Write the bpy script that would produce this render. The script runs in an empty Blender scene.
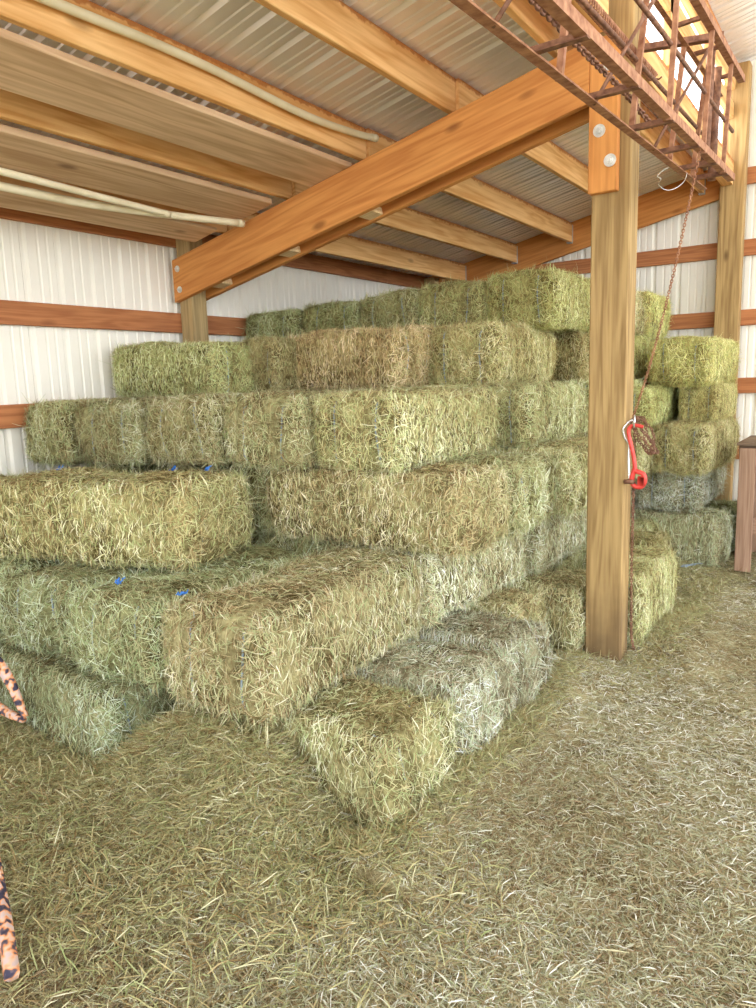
import bpy, math, random
import numpy as np
from mathutils import Vector, Matrix
rng = np.random.default_rng(7)
random.seed(7)
S = bpy.context.scene
COL = S.collection

# ------------------------------------------------------------------ helpers
def mesh_obj(name, verts, faces, mat=None, parent=None, smooth=False, mats=None, midx=None):
    me = bpy.data.meshes.new(name)
    v = verts.tolist() if hasattr(verts, 'tolist') else verts
    f = faces.tolist() if hasattr(faces, 'tolist') else faces
    me.from_pydata(v, [], f)
    for m in (mats or [mat]):
        me.materials.append(m)
    if midx is not None:
        me.polygons.foreach_set('material_index', midx)
    if smooth:
        me.polygons.foreach_set('use_smooth', [True] * len(me.polygons))
    me.update()
    o = bpy.data.objects.new(name, me)
    COL.objects.link(o)
    if parent is not None:
        o.parent = parent
    return o

def tag(o, label=None, cat=None, group=None, kind=None):
    if label: o['label'] = label
    if cat: o['category'] = cat
    if group: o['group'] = group
    if kind: o['kind'] = kind
    return o

def empty(name, loc, label, cat, group=None):
    o = bpy.data.objects.new(name, None)
    COL.objects.link(o); o.location = loc
    o.empty_display_size = .1
    return tag(o, label, cat, group)

class MB:
    """collects world-space shapes; build() links ONE mesh object"""
    def __init__(s): s.v = []; s.f = []
    def add(s, v, f):
        b = len(s.v); s.v += [tuple(p) for p in v]; s.f += [tuple(i + b for i in q) for q in f]
    def box(s, p0, p1, bev=0.0, M=None):
        c = [(a + b) / 2 for a, b in zip(p0, p1)]; h = [abs(a - b) / 2 for a, b in zip(p0, p1)]
        v, f = bevbox(h, bev)
        v = [Vector(q) + Vector(c) for q in v]
        if M is not None: v = [M @ q for q in v]
        s.add(v, f)
    def tube(s, pts, r, n=8, closed=False):
        pts = [Vector(p) for p in pts]; N = len(pts); vs = []; fs = []
        prev = None
        for i, p in enumerate(pts):
            if closed: t = pts[(i + 1) % N] - pts[i - 1]
            else: t = pts[min(i + 1, N - 1)] - pts[max(i - 1, 0)]
            if t.length < 1e-9: t = Vector((0, 0, 1))
            t.normalize()
            a = prev if prev is not None else (Vector((0, 0, 1)) if abs(t.z) < .9 else Vector((1, 0, 0)))
            u = (a - t * a.dot(t))
            if u.length < 1e-6: u = t.orthogonal()
            u.normalize(); w = t.cross(u); prev = u
            rr = r[i] if isinstance(r, (list, tuple)) else r
            for k in range(n):
                an = 2 * math.pi * k / n
                vs.append(p + (u * math.cos(an) + w * math.sin(an)) * rr)
        M_ = N if closed else N - 1
        for i in range(M_):
            j = (i + 1) % N
            for k in range(n):
                l = (k + 1) % n
                fs.append((i * n + k, i * n + l, j * n + l, j * n + k))
        if not closed:
            fs.append(tuple(range(n))[::-1]); fs.append(tuple((N - 1) * n + k for k in range(n)))
        s.add(vs, fs)
    def build(s, name, mat, parent=None, smooth=False):
        off = parent.location if parent is not None else Vector((0, 0, 0))
        v = [tuple(Vector(p) - off) for p in s.v]
        return mesh_obj(name, v, s.f, mat, parent, smooth)

def bevbox(h, b):
    """box of half sizes h with chamfered edges b"""
    if b <= 0:
        v = [(x * h[0], y * h[1], z * h[2]) for x in (-1, 1) for y in (-1, 1) for z in (-1, 1)]
        f = [(0, 1, 3, 2), (4, 6, 7, 5), (0, 4, 5, 1), (2, 3, 7, 6), (0, 2, 6, 4), (1, 5, 7, 3)]
        return v, f
    v = []; idx = {}
    for x in (-1, 1):
        for y in (-1, 1):
            for z in (-1, 1):
                for a in range(3):
                    q = [x * (h[0] - b), y * (h[1] - b), z * (h[2] - b)]
                    sg = (x, y, z)
                    q[a] = sg[a] * h[a]
                    idx[(x, y, z, a)] = len(v); v.append(tuple(q))
    f = []
    for a in range(3):
        o1, o2 = [k for k in range(3) if k != a]
        for sgn in (-1, 1):
            loop = []
            for (p, q) in ((-1, -1), (1, -1), (1, 1), (-1, 1)):
                k = [0, 0, 0]; k[a] = sgn; k[o1] = p; k[o2] = q
                loop.append(idx[(*k, a)])
            f.append(tuple(loop))
    for a in range(3):      # edges running along axis a
        o1, o2 = [k for k in range(3) if k != a]
        for p in (-1, 1):
            for q in (-1, 1):
                k0 = [0, 0, 0]; k0[a] = -1; k0[o1] = p; k0[o2] = q
                k1 = list(k0); k1[a] = 1
                f.append((idx[(*k0, o1)], idx[(*k0, o2)], idx[(*k1, o2)], idx[(*k1, o1)]))
    for x in (-1, 1):
        for y in (-1, 1):
            for z in (-1, 1):
                f.append((idx[(x, y, z, 0)], idx[(x, y, z, 1)], idx[(x, y, z, 2)]))
    return v, f

def timber(name, p0, p1, w, h, mat, side=None, parent=None, bev=.004, bow=0.0, seg=12):
    """sawn board whose local X runs p0->p1; w = thickness across, h = height along the 'up' axis"""
    p0 = Vector(p0); p1 = Vector(p1); d = p1 - p0; L = d.length; x = d.normalized()
    up = Vector(side) if side else Vector((0, 0, 1))
    if abs(x.dot(up)) > .95: up = Vector((0, 1, 0))
    y = up.cross(x).normalized(); z = x.cross(y)
    v, f = bevbox((L / 2, w / 2, h / 2), bev)
    M = Matrix((x, y, z)).transposed().to_4x4(); M.translation = (p0 + p1) / 2
    o = mesh_obj(name, v, f, mat)
    if parent is not None:
        o.parent = parent
        M = Matrix.Translation(-parent.location) @ M
    o.matrix_local = M
    return o

# ------------------------------------------------------------------ materials
def nt(name):
    m = bpy.data.materials.new(name); m.use_nodes = True
    n = m.node_tree.nodes; l = m.node_tree.links
    return m, n, l, n['Principled BSDF']

def ramp(n, stops):
    r = n.new('ShaderNodeValToRGB'); cr = r.color_ramp
    while len(cr.elements) < len(stops): cr.elements.new(.5)
    for e, (p, c) in zip(cr.elements, stops):
        e.position = p; e.color = (*c, 1)
    return r

def wood(name, dark, light, knots=.5, rough=.75, grain=1.0, stain=None, wet=False):
    m, n, l, b = nt(name)
    tc = n.new('ShaderNodeTexCoord'); mp = n.new('ShaderNodeMapping')
    oi = n.new('ShaderNodeObjectInfo'); ad = n.new('ShaderNodeVectorMath'); ad.operation = 'ADD'
    ml = n.new('ShaderNodeVectorMath'); ml.operation = 'SCALE'; ml.inputs['Scale'].default_value = 1
    cb = n.new('ShaderNodeCombineXYZ'); mu = n.new('ShaderNodeMath'); mu.operation = 'MULTIPLY'; mu.inputs[1].default_value = 37
    l.new(oi.outputs['Random'], mu.inputs[0]); l.new(mu.outputs[0], cb.inputs[0]); l.new(mu.outputs[0], cb.inputs[1])
    l.new(tc.outputs['Object'], ad.inputs[0]); l.new(cb.outputs[0], ad.inputs[1])
    l.new(ad.outputs[0], mp.inputs['Vector'])
    mp.inputs['Scale'].default_value = (.55 * grain, 9 * grain, 9 * grain)
    no = n.new('ShaderNodeTexNoise'); no.inputs['Scale'].default_value = 1.6; no.inputs['Detail'].default_value = 3; no.inputs['Distortion'].default_value = .4
    l.new(mp.outputs[0], no.inputs['Vector'])
    wv = n.new('ShaderNodeMath'); wv.operation = 'MULTIPLY'; wv.inputs[1].default_value = 34
    l.new(no.outputs['Fac'], wv.inputs[0])
    sn = n.new('ShaderNodeMath'); sn.operation = 'SINE'; l.new(wv.outputs[0], sn.inputs[0])
    n2 = n.new('ShaderNodeTexNoise'); n2.inputs['Scale'].default_value = 6; n2.inputs['Detail'].default_value = 6
    l.new(mp.outputs[0], n2.inputs['Vector'])
    mr = n.new('ShaderNodeMapRange'); mr.inputs[1].default_value = -1; mr.inputs[2].default_value = 1
    mr.inputs[3].default_value = -.16; mr.inputs[4].default_value = .16
    l.new(sn.outputs[0], mr.inputs[0])
    a2 = n.new('ShaderNodeMath'); a2.operation = 'ADD'; l.new(mr.outputs[0], a2.inputs[0]); l.new(n2.outputs['Fac'], a2.inputs[1])
    r = ramp(n, [(.22, dark), (.75, light)]); l.new(a2.outputs[0], r.inputs[0])
    # knots
    vo = n.new('ShaderNodeTexVoronoi'); vo.inputs['Scale'].default_value = 1.0
    mp2 = n.new('ShaderNodeMapping'); mp2.inputs['Scale'].default_value = (1.8, 4.5, 4.5); l.new(ad.outputs[0], mp2.inputs['Vector']); l.new(mp2.outputs[0], vo.inputs['Vector'])
    kr = n.new('ShaderNodeMapRange'); kr.inputs[1].default_value = .05; kr.inputs[2].default_value = .13; kr.inputs[3].default_value = knots; kr.inputs[4].default_value = 0
    l.new(vo.outputs['Distance'], kr.inputs[0])
    mx = n.new('ShaderNodeMix'); mx.data_type = 'RGBA'; l.new(kr.outputs[0], mx.inputs[0]); l.new(r.outputs[0], mx.inputs[6])
    mx.inputs[7].default_value = (dark[0] * .45, dark[1] * .4, dark[2] * .4, 1)
    out = mx.outputs[2]
    if stain:
        sp = n.new('ShaderNodeSeparateXYZ'); l.new(tc.outputs['Object'], sp.inputs[0])
        ns = n.new('ShaderNodeTexNoise'); ns.inputs['Scale'].default_value = 26; l.new(tc.outputs['Object'], ns.inputs['Vector'])
        q = n.new('ShaderNodeMath'); q.operation = 'MULTIPLY_ADD'; q.inputs[1].default_value = .05; l.new(ns.outputs['Fac'], q.inputs[0]); l.new(sp.outputs[2], q.inputs[2])
        g = n.new('ShaderNodeMapRange'); g.inputs[1].default_value = .092; g.inputs[2].default_value = .102; g.inputs[3].default_value = 0; g.inputs[4].default_value = .85
        l.new(q.outputs[0], g.inputs[0])
        m3 = n.new('ShaderNodeMix'); m3.data_type = 'RGBA'; l.new(g.outputs[0], m3.inputs[0]); l.new(out, m3.inputs[6]); m3.inputs[7].default_value = (*stain, 1)
        out = m3.outputs[2]
    if wet:     # damp dirt stain soaking up from the foot
        sp = n.new('ShaderNodeSeparateXYZ'); l.new(tc.outputs['Object'], sp.inputs[0])
        ns = n.new('ShaderNodeTexNoise'); ns.inputs['Scale'].default_value = 7; l.new(tc.outputs['Object'], ns.inputs['Vector'])
        q = n.new('ShaderNodeMath'); q.operation = 'MULTIPLY_ADD'; q.inputs[1].default_value = .5; l.new(ns.outputs['Fac'], q.inputs[0]); l.new(sp.outputs[0], q.inputs[2])
        g = n.new('ShaderNodeMapRange'); g.inputs[1].default_value = -1.65; g.inputs[2].default_value = -1.25; g.inputs[3].default_value = .7; g.inputs[4].default_value = 0
        l.new(q.outputs[0], g.inputs[0])
        m3 = n.new('ShaderNodeMix'); m3.data_type = 'RGBA'; l.new(g.outputs[0], m3.inputs[0]); l.new(out, m3.inputs[6]); m3.inputs[7].default_value = (.13, .085, .05, 1)
        out = m3.outputs[2]
    hs = n.new('ShaderNodeHueSaturation')
    vr = n.new('ShaderNodeMapRange'); vr.inputs[3].default_value = .88; vr.inputs[4].default_value = 1.1; l.new(oi.outputs['Random'], vr.inputs[0]); l.new(vr.outputs[0], hs.inputs['Value'])
    l.new(out, hs.inputs['Color']); l.new(hs.outputs[0], b.inputs['Base Color'])
    b.inputs['Roughness'].default_value = rough; b.inputs['Specular IOR Level'].default_value = .25
    bp = n.new('ShaderNodeBump'); bp.inputs['Strength'].default_value = .25; bp.inputs['Distance'].default_value = .004
    l.new(n2.outputs['Fac'], bp.inputs['Height']); l.new(bp.outputs[0], b.inputs['Normal'])
    return m

def metal(name, c1, c2, metallic=.0, rough=.45, scale=3.0, bump=0.0, detail=4):
    m, n, l, b = nt(name)
    tc = n.new('ShaderNodeTexCoord'); no = n.new('ShaderNodeTexNoise')
    no.inputs['Scale'].default_value = scale; no.inputs['Detail'].default_value = detail
    l.new(tc.outputs['Object'], no.inputs['Vector'])
    r = ramp(n, [(.3, c1), (.7, c2)]); l.new(no.outputs['Fac'], r.inputs[0]); l.new(r.outputs[0], b.inputs['Base Color'])
    b.inputs['Metallic'].default_value = metallic; b.inputs['Roughness'].default_value = rough
    if bump:
        bp = n.new('ShaderNodeBump'); bp.inputs['Strength'].default_value = bump; bp.inputs['Distance'].default_value = .003
        l.new(no.outputs['Fac'], bp.inputs['Height']); l.new(bp.outputs[0], b.inputs['Normal'])
    return m

def hay_blades(name, stops, per_object=True):
    m, n, l, b = nt(name)
    at = n.new('ShaderNodeAttribute'); at.attribute_name = 'v'
    r = ramp(n, stops); l.new(at.outputs['Fac'], r.inputs[0])
    out = r.outputs[0]
    if per_object:
        oi = n.new('ShaderNodeObjectInfo')
        mx = n.new('ShaderNodeMix'); mx.data_type = 'RGBA'; mx.blend_type = 'MULTIPLY'; mx.inputs[0].default_value = 1
        l.new(out, mx.inputs[6]); l.new(oi.outputs['Color'], mx.inputs[7])
        hs = n.new('ShaderNodeHueSaturation')
        vr = n.new('ShaderNodeMapRange'); vr.inputs[3].default_value = .9; vr.inputs[4].default_value = 1.1; l.new(oi.outputs['Random'], vr.inputs[0]); l.new(vr.outputs[0], hs.inputs['Value'])
        l.new(mx.outputs[2], hs.inputs['Color']); out = hs.outputs[0]
    l.new(out, b.inputs['Base Color'])
    b.inputs['Roughness'].default_value = .65; b.inputs['Specular IOR Level'].default_value = .3
    tr = n.new('ShaderNodeBsdfTranslucent'); l.new(out, tr.inputs['Color'])
    ms = n.new('ShaderNodeMixShader'); ms.inputs[0].default_value = .22
    l.new(b.outputs[0], ms.inputs[1]); l.new(tr.outputs[0], ms.inputs[2])
    l.new(ms.outputs[0], n['Material Output'].inputs['Surface'])
    return m

def hay_body(name, dark, mid, scale=40, per_object=True, stretch=(1, 1, 1)):
    m, n, l, b = nt(name)
    tc = n.new('ShaderNodeTexCoord'); no = n.new('ShaderNodeTexNoise'); no.inputs['Scale'].default_value = scale; no.inputs['Detail'].default_value = 5
    n2 = n.new('ShaderNodeTexNoise'); n2.inputs['Scale'].default_value = 5; n2.inputs['Detail'].default_value = 2
    mp = n.new('ShaderNodeMapping'); mp.inputs['Scale'].default_value = stretch; l.new(tc.outputs['Object'], mp.inputs['Vector'])
    l.new(mp.outputs[0], no.inputs['Vector']); l.new(tc.outputs['Object'], n2.inputs['Vector'])
    a = n.new('ShaderNodeMath'); a.operation = 'ADD'; l.new(no.outputs['Fac'], a.inputs[0]); l.new(n2.outputs['Fac'], a.inputs[1])
    mr = n.new('ShaderNodeMath'); mr.operation = 'MULTIPLY'; mr.inputs[1].default_value = .5; l.new(a.outputs[0], mr.inputs[0])
    r = ramp(n, [(.38, dark), (.62, mid)]); l.new(mr.outputs[0], r.inputs[0]); out = r.outputs[0]
    if per_object:
        oi = n.new('ShaderNodeObjectInfo')
        mx = n.new('ShaderNodeMix'); mx.data_type = 'RGBA'; mx.blend_type = 'MULTIPLY'; mx.inputs[0].default_value = 1
        l.new(out, mx.inputs[6]); l.new(oi.outputs['Color'], mx.inputs[7]); out = mx.outputs[2]
    l.new(out, b.inputs['Base Color']); b.inputs['Roughness'].default_value = .9; b.inputs['Specular IOR Level'].default_value = .1
    bp = n.new('ShaderNodeBump'); bp.inputs['Strength'].default_value = .8; bp.inputs['Distance'].default_value = .012
    l.new(no.outputs['Fac'], bp.inputs['Height']); l.new(bp.outputs[0], b.inputs['Normal'])
    return m

W_BEAM = wood('fir_beam', (.50, .19, .05), (.68, .31, .09), .75, grain=.7)
W_GIRT = wood('orange_girt', (.34, .125, .05), (.50, .21, .085), .4)
W_PURL = wood('fir_purlin', (.64, .32, .10), (.86, .54, .24), .5, grain=.7, stain=(.46, .17, .05))
W_POST = wood('treated_post', (.27, .165, .065), (.47, .315, .135), .9, grain=.8, wet=True)
W_POST2 = wood('grey_post', (.30, .215, .10), (.50, .36, .17), .75)
W_BOARD = wood('weathered_board', (.52, .33, .18), (.78, .56, .35), .8, grain=.6)
W_BLOCK = wood('pale_block', (.70, .48, .25), (.85, .65, .38), .1)
W_STAND = wood('pinkish_stud', (.27, .16, .105), (.42, .265, .18), .6)
W_GREY = wood('dark_board', (.14, .09, .06), (.26, .18, .12), .5)
M_WALL = metal('white_siding', (.83, .80, .71), (.93, .91, .83), 0, .5, 1.0)
M_ROOF = metal('galvanised_roofing', (.86, .84, .86), (.96, .95, .97), .38, .32, .5)
M_RUST = metal('rusty_steel', (.24, .09, .045), (.52, .27, .15), .25, .75, 30, .4)
M_DRUST = metal('dark_rust', (.13, .055, .035), (.34, .17, .10), .3, .7, 40, .4)
M_BOLT = metal('zinc_bolt', (.55, .55, .52), (.8, .8, .77), .6, .4, 30)
M_RED = metal('red_paint', (.55, .03, .025), (.78, .07, .05), 0, .4, 40)
M_SILV = metal('bright_steel', (.6, .6, .62), (.85, .85, .87), .9, .25, 20)
M_PVC = metal('cream_pipe', (.72, .63, .42), (.86, .79, .58), 0, .45, 6)
M_TWINE = metal('blue_grey_twine', (.20, .27, .36), (.36, .45, .55), 0, .7, 60)
M_KNOT = metal('blue_twine', (.02, .13, .48), (.08, .27, .70), 0, .6, 60)
M_PANEL = metal('grey_panel', (.38, .36, .36), (.58, .57, .58), 0, .6, 6)
STOPS = [(0, (.15, .095, .04)), (.13, (.35, .245, .12)), (.30, (.61, .52, .32)), (.50, (.60, .59, .355)), (.66, (.37, .45, .22)), (.82, (.75, .75, .52)), (1, (.96, .95, .83))]
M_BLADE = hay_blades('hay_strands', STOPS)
M_BODY = hay_body('packed_hay', (.09, .07, .028), (.37, .34, .18))
GSTOPS = [(0, (.15, .09, .045)), (.18, (.33, .235, .13)), (.40, (.45, .395, .23)), (.60, (.38, .41, .24)), (.78, (.56, .54, .40)), (.92, (.70, .70, .60)), (1, (.95, .95, .90))]
M_LITTER = hay_blades('litter_strands', GSTOPS, False)

# ------------------------------------------------------------------ hay
def blades(p, d, nrm, L, w, bend, gr):
    """flat two-segment strips; p base, d direction, nrm surface normal"""
    N = len(p)
    s = np.cross(d, nrm); s /= np.linalg.norm(s, axis=1)[:, None] + 1e-9
    tw = gr.uniform(-.9, .9, N)[:, None]
    s = s * np.cos(tw) + nrm * np.sin(tw)
    mid = p + d * (L * .5)[:, None] + nrm * bend[:, None]
    tip = p + d * L[:, None] + nrm * (bend * .6)[:, None]
    hw = (w * .5)[:, None]
    V = np.stack([p - s * hw * .7, p + s * hw * .7, mid - s * hw, mid + s * hw, tip - s * hw * .3, tip + s * hw * .3], 1).reshape(-1, 3)
    b = (np.arange(N) * 6)[:, None]
    F = np.stack([b + np.array([0, 1, 3, 2]), b + np.array([2, 3, 5, 4])], 1).reshape(-1, 4)
    return V, F

BL, BW, BH = 1.08, .52, .365       # length, width, height of the bale
def bale_mesh(idx, nbl=25000):
    g = np.random.default_rng(100 + idx)
    h = np.array([BL / 2, BW / 2, BH / 2])
    R = .06
    ph = g.uniform(0, 6.28, (12, 3)); fr = g.uniform(2.0, 9.0, (12, 3)); am = g.uniform(.3, 1, 12)
    fl = np.sort(g.uniform(-h[0], h[0], 13))      # flake joints along the length
    fd = g.uniform(.006, .022, 13)
    strings = (-.132, .132)
    bump_e = g.uniform(-.012, .014, 6)
    def shape(P):
        inner = np.clip(P, -(h - R), h - R)
        d = P - inner; ln = np.linalg.norm(d, axis=1)[:, None]
        n = d / np.maximum(ln, 1e-9)
        Q = inner + n * R
        nz = np.zeros(len(P))
        for k in range(12): nz += am[k] * np.sin(Q @ fr[k] * 1.6 + ph[k].sum()) / 12
        off = nz * .05
        side = np.clip(1 - np.abs(n[:, 0]) * 1.3, 0, 1)
        for a, dd in zip(fl, fd): off -= side * dd * np.exp(-((Q[:, 0] - a + .01 * np.sin(Q[:, 2] * 14 + a * 9)) / .009) ** 2)
        for s_ in strings:
            e = np.exp(-((Q[:, 1] - s_) / .026) ** 2)
            off -= e * (.042 * np.clip(np.abs(n[:, 0]), 0, 1) + .006 * np.abs(n[:, 2]))
        endm = np.clip(np.abs(n[:, 0]), 0, 1)
        off += endm * (.016 * np.cos(Q[:, 2] * math.pi / (h[2] * 1.6)) + .012 * np.sin(Q[:, 1] * 21 + ph[2, 2]) * np.sin(Q[:, 2] * 9 + ph[3, 1]))
        off += np.abs(n[:, 2]) * .008 * np.cos(Q[:, 1] * math.pi / h[1]) + np.abs(n[:, 1]) * .008 * np.cos(Q[:, 2] * math.pi / (h[2] * 1.2))
        Q = Q + n * off[:, None]
        return Q, n
    # cube grid
    V = []; F = []; dens = 46
    dims = [max(4, int(round(2 * x * dens))) for x in h]
    for a in range(3):
        o1, o2 = [k for k in range(3) if k != a]
        for sg in (-1, 1):
            n1, n2 = dims[o1] + 1, dims[o2] + 1
            u = np.linspace(-h[o1], h[o1], n1); w = np.linspace(-h[o2], h[o2], n2)
            U, W_ = np.meshgrid(u, w, indexing='ij')
            P = np.zeros((n1 * n2, 3)); P[:, a] = sg * h[a]; P[:, o1] = U.ravel(); P[:, o2] = W_.ravel()
            base = sum(len(x) for x in V)
            Q, _ = shape(P); V.append(Q)
            i, j = np.meshgrid(np.arange(n1 - 1), np.arange(n2 - 1), indexing='ij')
            q = (i * n2 + j).ravel() + base
            f = np.stack([q, q + n2, q + n2 + 1, q + 1], 1)
            if (sg > 0) == (a == 1): f = f[:, ::-1]
            F.append(f)
    V = np.concatenate(V); F = np.concatenate(F)
    nb = len(F)
    # strands on the surface
    areas = np.array([2 * h[1] * 2 * h[2]] * 2 + [4 * h[0] * h[2]] * 2 + [4 * h[0] * h[1]] * 2)
    fc = g.choice(6, nbl, p=areas / areas.sum())
    P = g.uniform(-1, 1, (nbl, 3)) * h
    ax = fc // 2; sg = np.where(fc % 2 == 0, -1, 1)
    P[np.arange(nbl), ax] = sg * h[ax]
    Q, n = shape(P)
    n /= np.linalg.norm(n, axis=1)[:, None] + 1e-9
    d = g.normal(0, 1, (nbl, 3))
    side = (ax == 1); top = (ax == 2); end = (ax == 0)
    d[side] *= np.array([.34, 1, 1.3]); d[top] *= np.array([.7, 1.15, 1]); d[end] *= np.array([1, .8, 1.1])
    d -= n * np.sum(d * n, 1)[:, None]; d /= np.linalg.norm(d, axis=1)[:, None] + 1e-9
    lift = g.exponential(.14, nbl); lift = np.minimum(lift, .8)
    d = d + n * lift[:, None]; d /= np.linalg.norm(d, axis=1)[:, None]
    L = g.uniform(.018, .066, nbl) * np.where(end, 1.25, 1); w = g.uniform(.0014, .0044, nbl)
    L *= np.where(lift > .35, .75, 1)
    bend = g.uniform(0.001, .009, nbl)
    Vb, Fb = blades(Q - n * .003, d, n, L, w, bend, g)
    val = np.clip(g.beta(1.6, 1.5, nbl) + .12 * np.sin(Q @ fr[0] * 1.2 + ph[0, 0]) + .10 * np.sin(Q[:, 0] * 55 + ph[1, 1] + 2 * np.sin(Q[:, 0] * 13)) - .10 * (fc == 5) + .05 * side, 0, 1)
    # wisps that stick out and droop from the edges
    nw = 520
    ex = g.integers(0, 4, nw); t = g.uniform(-1, 1, nw)
    P = np.zeros((nw, 3))
    P[:, 0] = np.where(ex < 2, t * h[0], np.sign(t) * h[0]); P[:, 1] = np.where(ex < 2, np.where(ex == 0, -1, 1) * h[1], g.uniform(-1, 1, nw) * h[1])
    P[:, 2] = g.choice([-1, 1, .2], nw) * h[2]
    Q2, n2 = shape(P)
    d2 = n2 * .7 + g.normal(0, .7, (nw, 3)) + np.array([0, 0, -.45]); d2 /= np.linalg.norm(d2, axis=1)[:, None]
    V2, F2 = blades(Q2 - n2 * .01, d2, n2 + g.normal(0, .1, (nw, 3)), g.uniform(.04, .12, nw), g.uniform(.0014, .0032, nw), g.uniform(-.01, .02, nw), g)
    val2 = g.uniform(.3, 1, nw)
    VV = np.concatenate([V, Vb, V2]); FF = np.concatenate([F, Fb + len(V), F2 + len(V) + len(Vb)])
    me = bpy.data.meshes.new('hay_bale')
    me.from_pydata(VV.tolist(), [], FF.tolist())
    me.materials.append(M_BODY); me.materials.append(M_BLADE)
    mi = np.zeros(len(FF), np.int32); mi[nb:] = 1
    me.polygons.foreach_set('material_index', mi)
    sm = np.zeros(len(FF), bool); sm[:nb] = True
    me.polygons.foreach_set('use_smooth', sm)
    at = me.attributes.new('v', 'FLOAT', 'FACE')
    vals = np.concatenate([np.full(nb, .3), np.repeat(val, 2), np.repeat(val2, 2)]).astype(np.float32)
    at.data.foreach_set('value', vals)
    me.update()
    # twine loop path
    tw = []
    for s_ in strings:
        pts = []
        n_ = 14
        def arc(cx, cz, a0, a1):
            for k in range(7):
                a = a0 + (a1 - a0) * k / 6
                pts.append((cx + .06 * math.cos(a), s_, cz + .06 * math.sin(a)))
        hx, hz = h[0] - R, h[2] - R
        arc(hx, hz, 0, math.pi / 2); arc(-hx, hz, math.pi / 2, math.pi); arc(-hx, -hz, math.pi, 1.5 * math.pi); arc(hx, -hz, 1.5 * math.pi, 2 * math.pi)
        out = []
        for k in range(len(pts)):
            a = Vector(pts[k]); b = Vector(pts[(k + 1) % len(pts)])
            out.append(a); dd = (b - a).length
            if dd > .1:
                m_ = int(dd / .05)
                for q in range(1, m_): out.append(a.lerp(b, q / m_))
        P = np.array([tuple(q) for q in out]); Q, n = shape(P)
        Q = Q + n * (.023 * np.abs(n[:, :1]) - .012) + np.stack([np.zeros(len(Q)), g.normal(0, .002, len(Q)), np.zeros(len(Q))], 1)
        mb = MB(); mb.tube([tuple(q) for q in Q], .0042, 6, True)
        tm = bpy.data.meshes.new('twine'); tm.from_pydata(mb.v, [], mb.f); tm.materials.append(M_TWINE); tw.append(tm)
    return me, tw

VAR = [bale_mesh(i) for i in range(7)]
PROTO = []
for me, tw in VAR:      # one of each kind with its parts; copied below
    o = bpy.data.objects.new('hay_bale', me)
    ch = [bpy.data.objects.new('twine', t) for t in tw]
    for c in ch: c.parent = o
    PROTO.append((o, ch))

nb_ = 0; BY = {}
def bale(label, group, x0, x1, y0, y1, z0, z1, along, rot=0.0, tint=(1, 1, 1), twine=True, tilt=0.0, var=None, roll=0.0):
    """a bale filling the given world box; along = axis of its long side"""
    global nb_
    k = (nb_ * 3 + 1) % len(PROTO) if var is None else var
    src, ch = PROTO[k]; nb_ += 1
    o = src.copy(); COL.objects.link(o)
    o.name = 'hay_bale'
    dx, dy, dz = x1 - x0, y1 - y0, z1 - z0
    if along == 'x': sc = (dx / BL, dy / BW, dz / BH); rz = 0
    else: sc = (dy / BL, dx / BW, dz / BH); rz = math.pi / 2
    if nb_ % 2: rz += math.pi
    o.scale = sc
    o.rotation_euler = (math.radians(roll), math.radians(tilt), rz + math.radians(rot))
    o.location = ((x0 + x1) / 2, (y0 + y1) / 2, (z0 + z1) / 2)
    o.color = (*tint, 1)
    tag(o, label, 'hay bale', group); BY[label] = o
    if twine:
        for c in ch:
            d = c.copy(); COL.objects.link(d); d.parent = o; d.name = 'twine'
    return o

ORD = ['first', 'second', 'third', 'fourth', 'fifth', 'sixth', 'seventh', 'eighth', 'ninth', 'tenth', 'eleventh', 'twelfth', 'thirteenth']
GOLD = (1.12, 1.06, .92); GREY = (.95, .98, 1.15); GRN = (.88, .98, .88); BRN = (1.02, .97, .88); PALE = (1.08, 1.08, 1.12)
def jit(a): return random.uniform(-a, a)

# --- layer on the floor, ends facing the aisle (+X)
G0 = 'bottom layer bales poking out towards the aisle'
bale('floor bale nearest the viewer, half buried in loose hay, frayed end towards the aisle', G0, 1.98, 3.05, -5.67, -5.21, -.04, .335, 'x', -2, (1.0, .99, .88))
bale('low frayed floor bale beside the big slanted long bale, second along the aisle', G0, 1.98, 3.06, -5.20, -4.74, 0, .36, 'x', 2, GREY)
bale('floor bale with a rounded grey top, third along the aisle from the viewer', G0, 2.0, 3.05, -4.72, -4.26, 0, .365, 'x', -2, GREY)
bale('floor bale just behind the grey topped one, ending short of the gap before the post', G0, 1.95, 2.86, -4.24, -3.80, 0, .37, 'x', 1, BRN)
bale('small looking floor bale beside the left foot of the big square post', G0, 1.98, 3.02, -3.76, -3.30, 0, .37, 'x', 0, (1, .98, .9))
bale('lone floor bale standing just behind the big square post, seen to its right', G0, 2.95, 3.29, -3.46, -2.62, -.02, .40, 'y', 0, (1.02, 1.02, .85))
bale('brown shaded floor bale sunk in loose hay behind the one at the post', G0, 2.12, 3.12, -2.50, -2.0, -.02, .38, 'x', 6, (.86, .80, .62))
# --- floor layer at the left, long sides facing the viewer
G0L = 'bottom layer bales at the lower left'
bale('bottom left floor bale whose right end stops at the dark gap under the slanted bale', G0L, .85, 1.90, -5.90, -5.42, -.01, .35, 'x', -4, (.80, .88, .85))
bale('bottom floor bale at the left edge of the photo behind the mottled strap', G0L, .05, .82, -5.80, -5.32, -.01, .35, 'x', -3, (.80, .88, .82))
bale('floor bale hidden in the stack behind the bottom left ones', G0L, .85, 1.92, -5.36, -4.86, 0, .36, 'x', 0, GRN, False)
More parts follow.
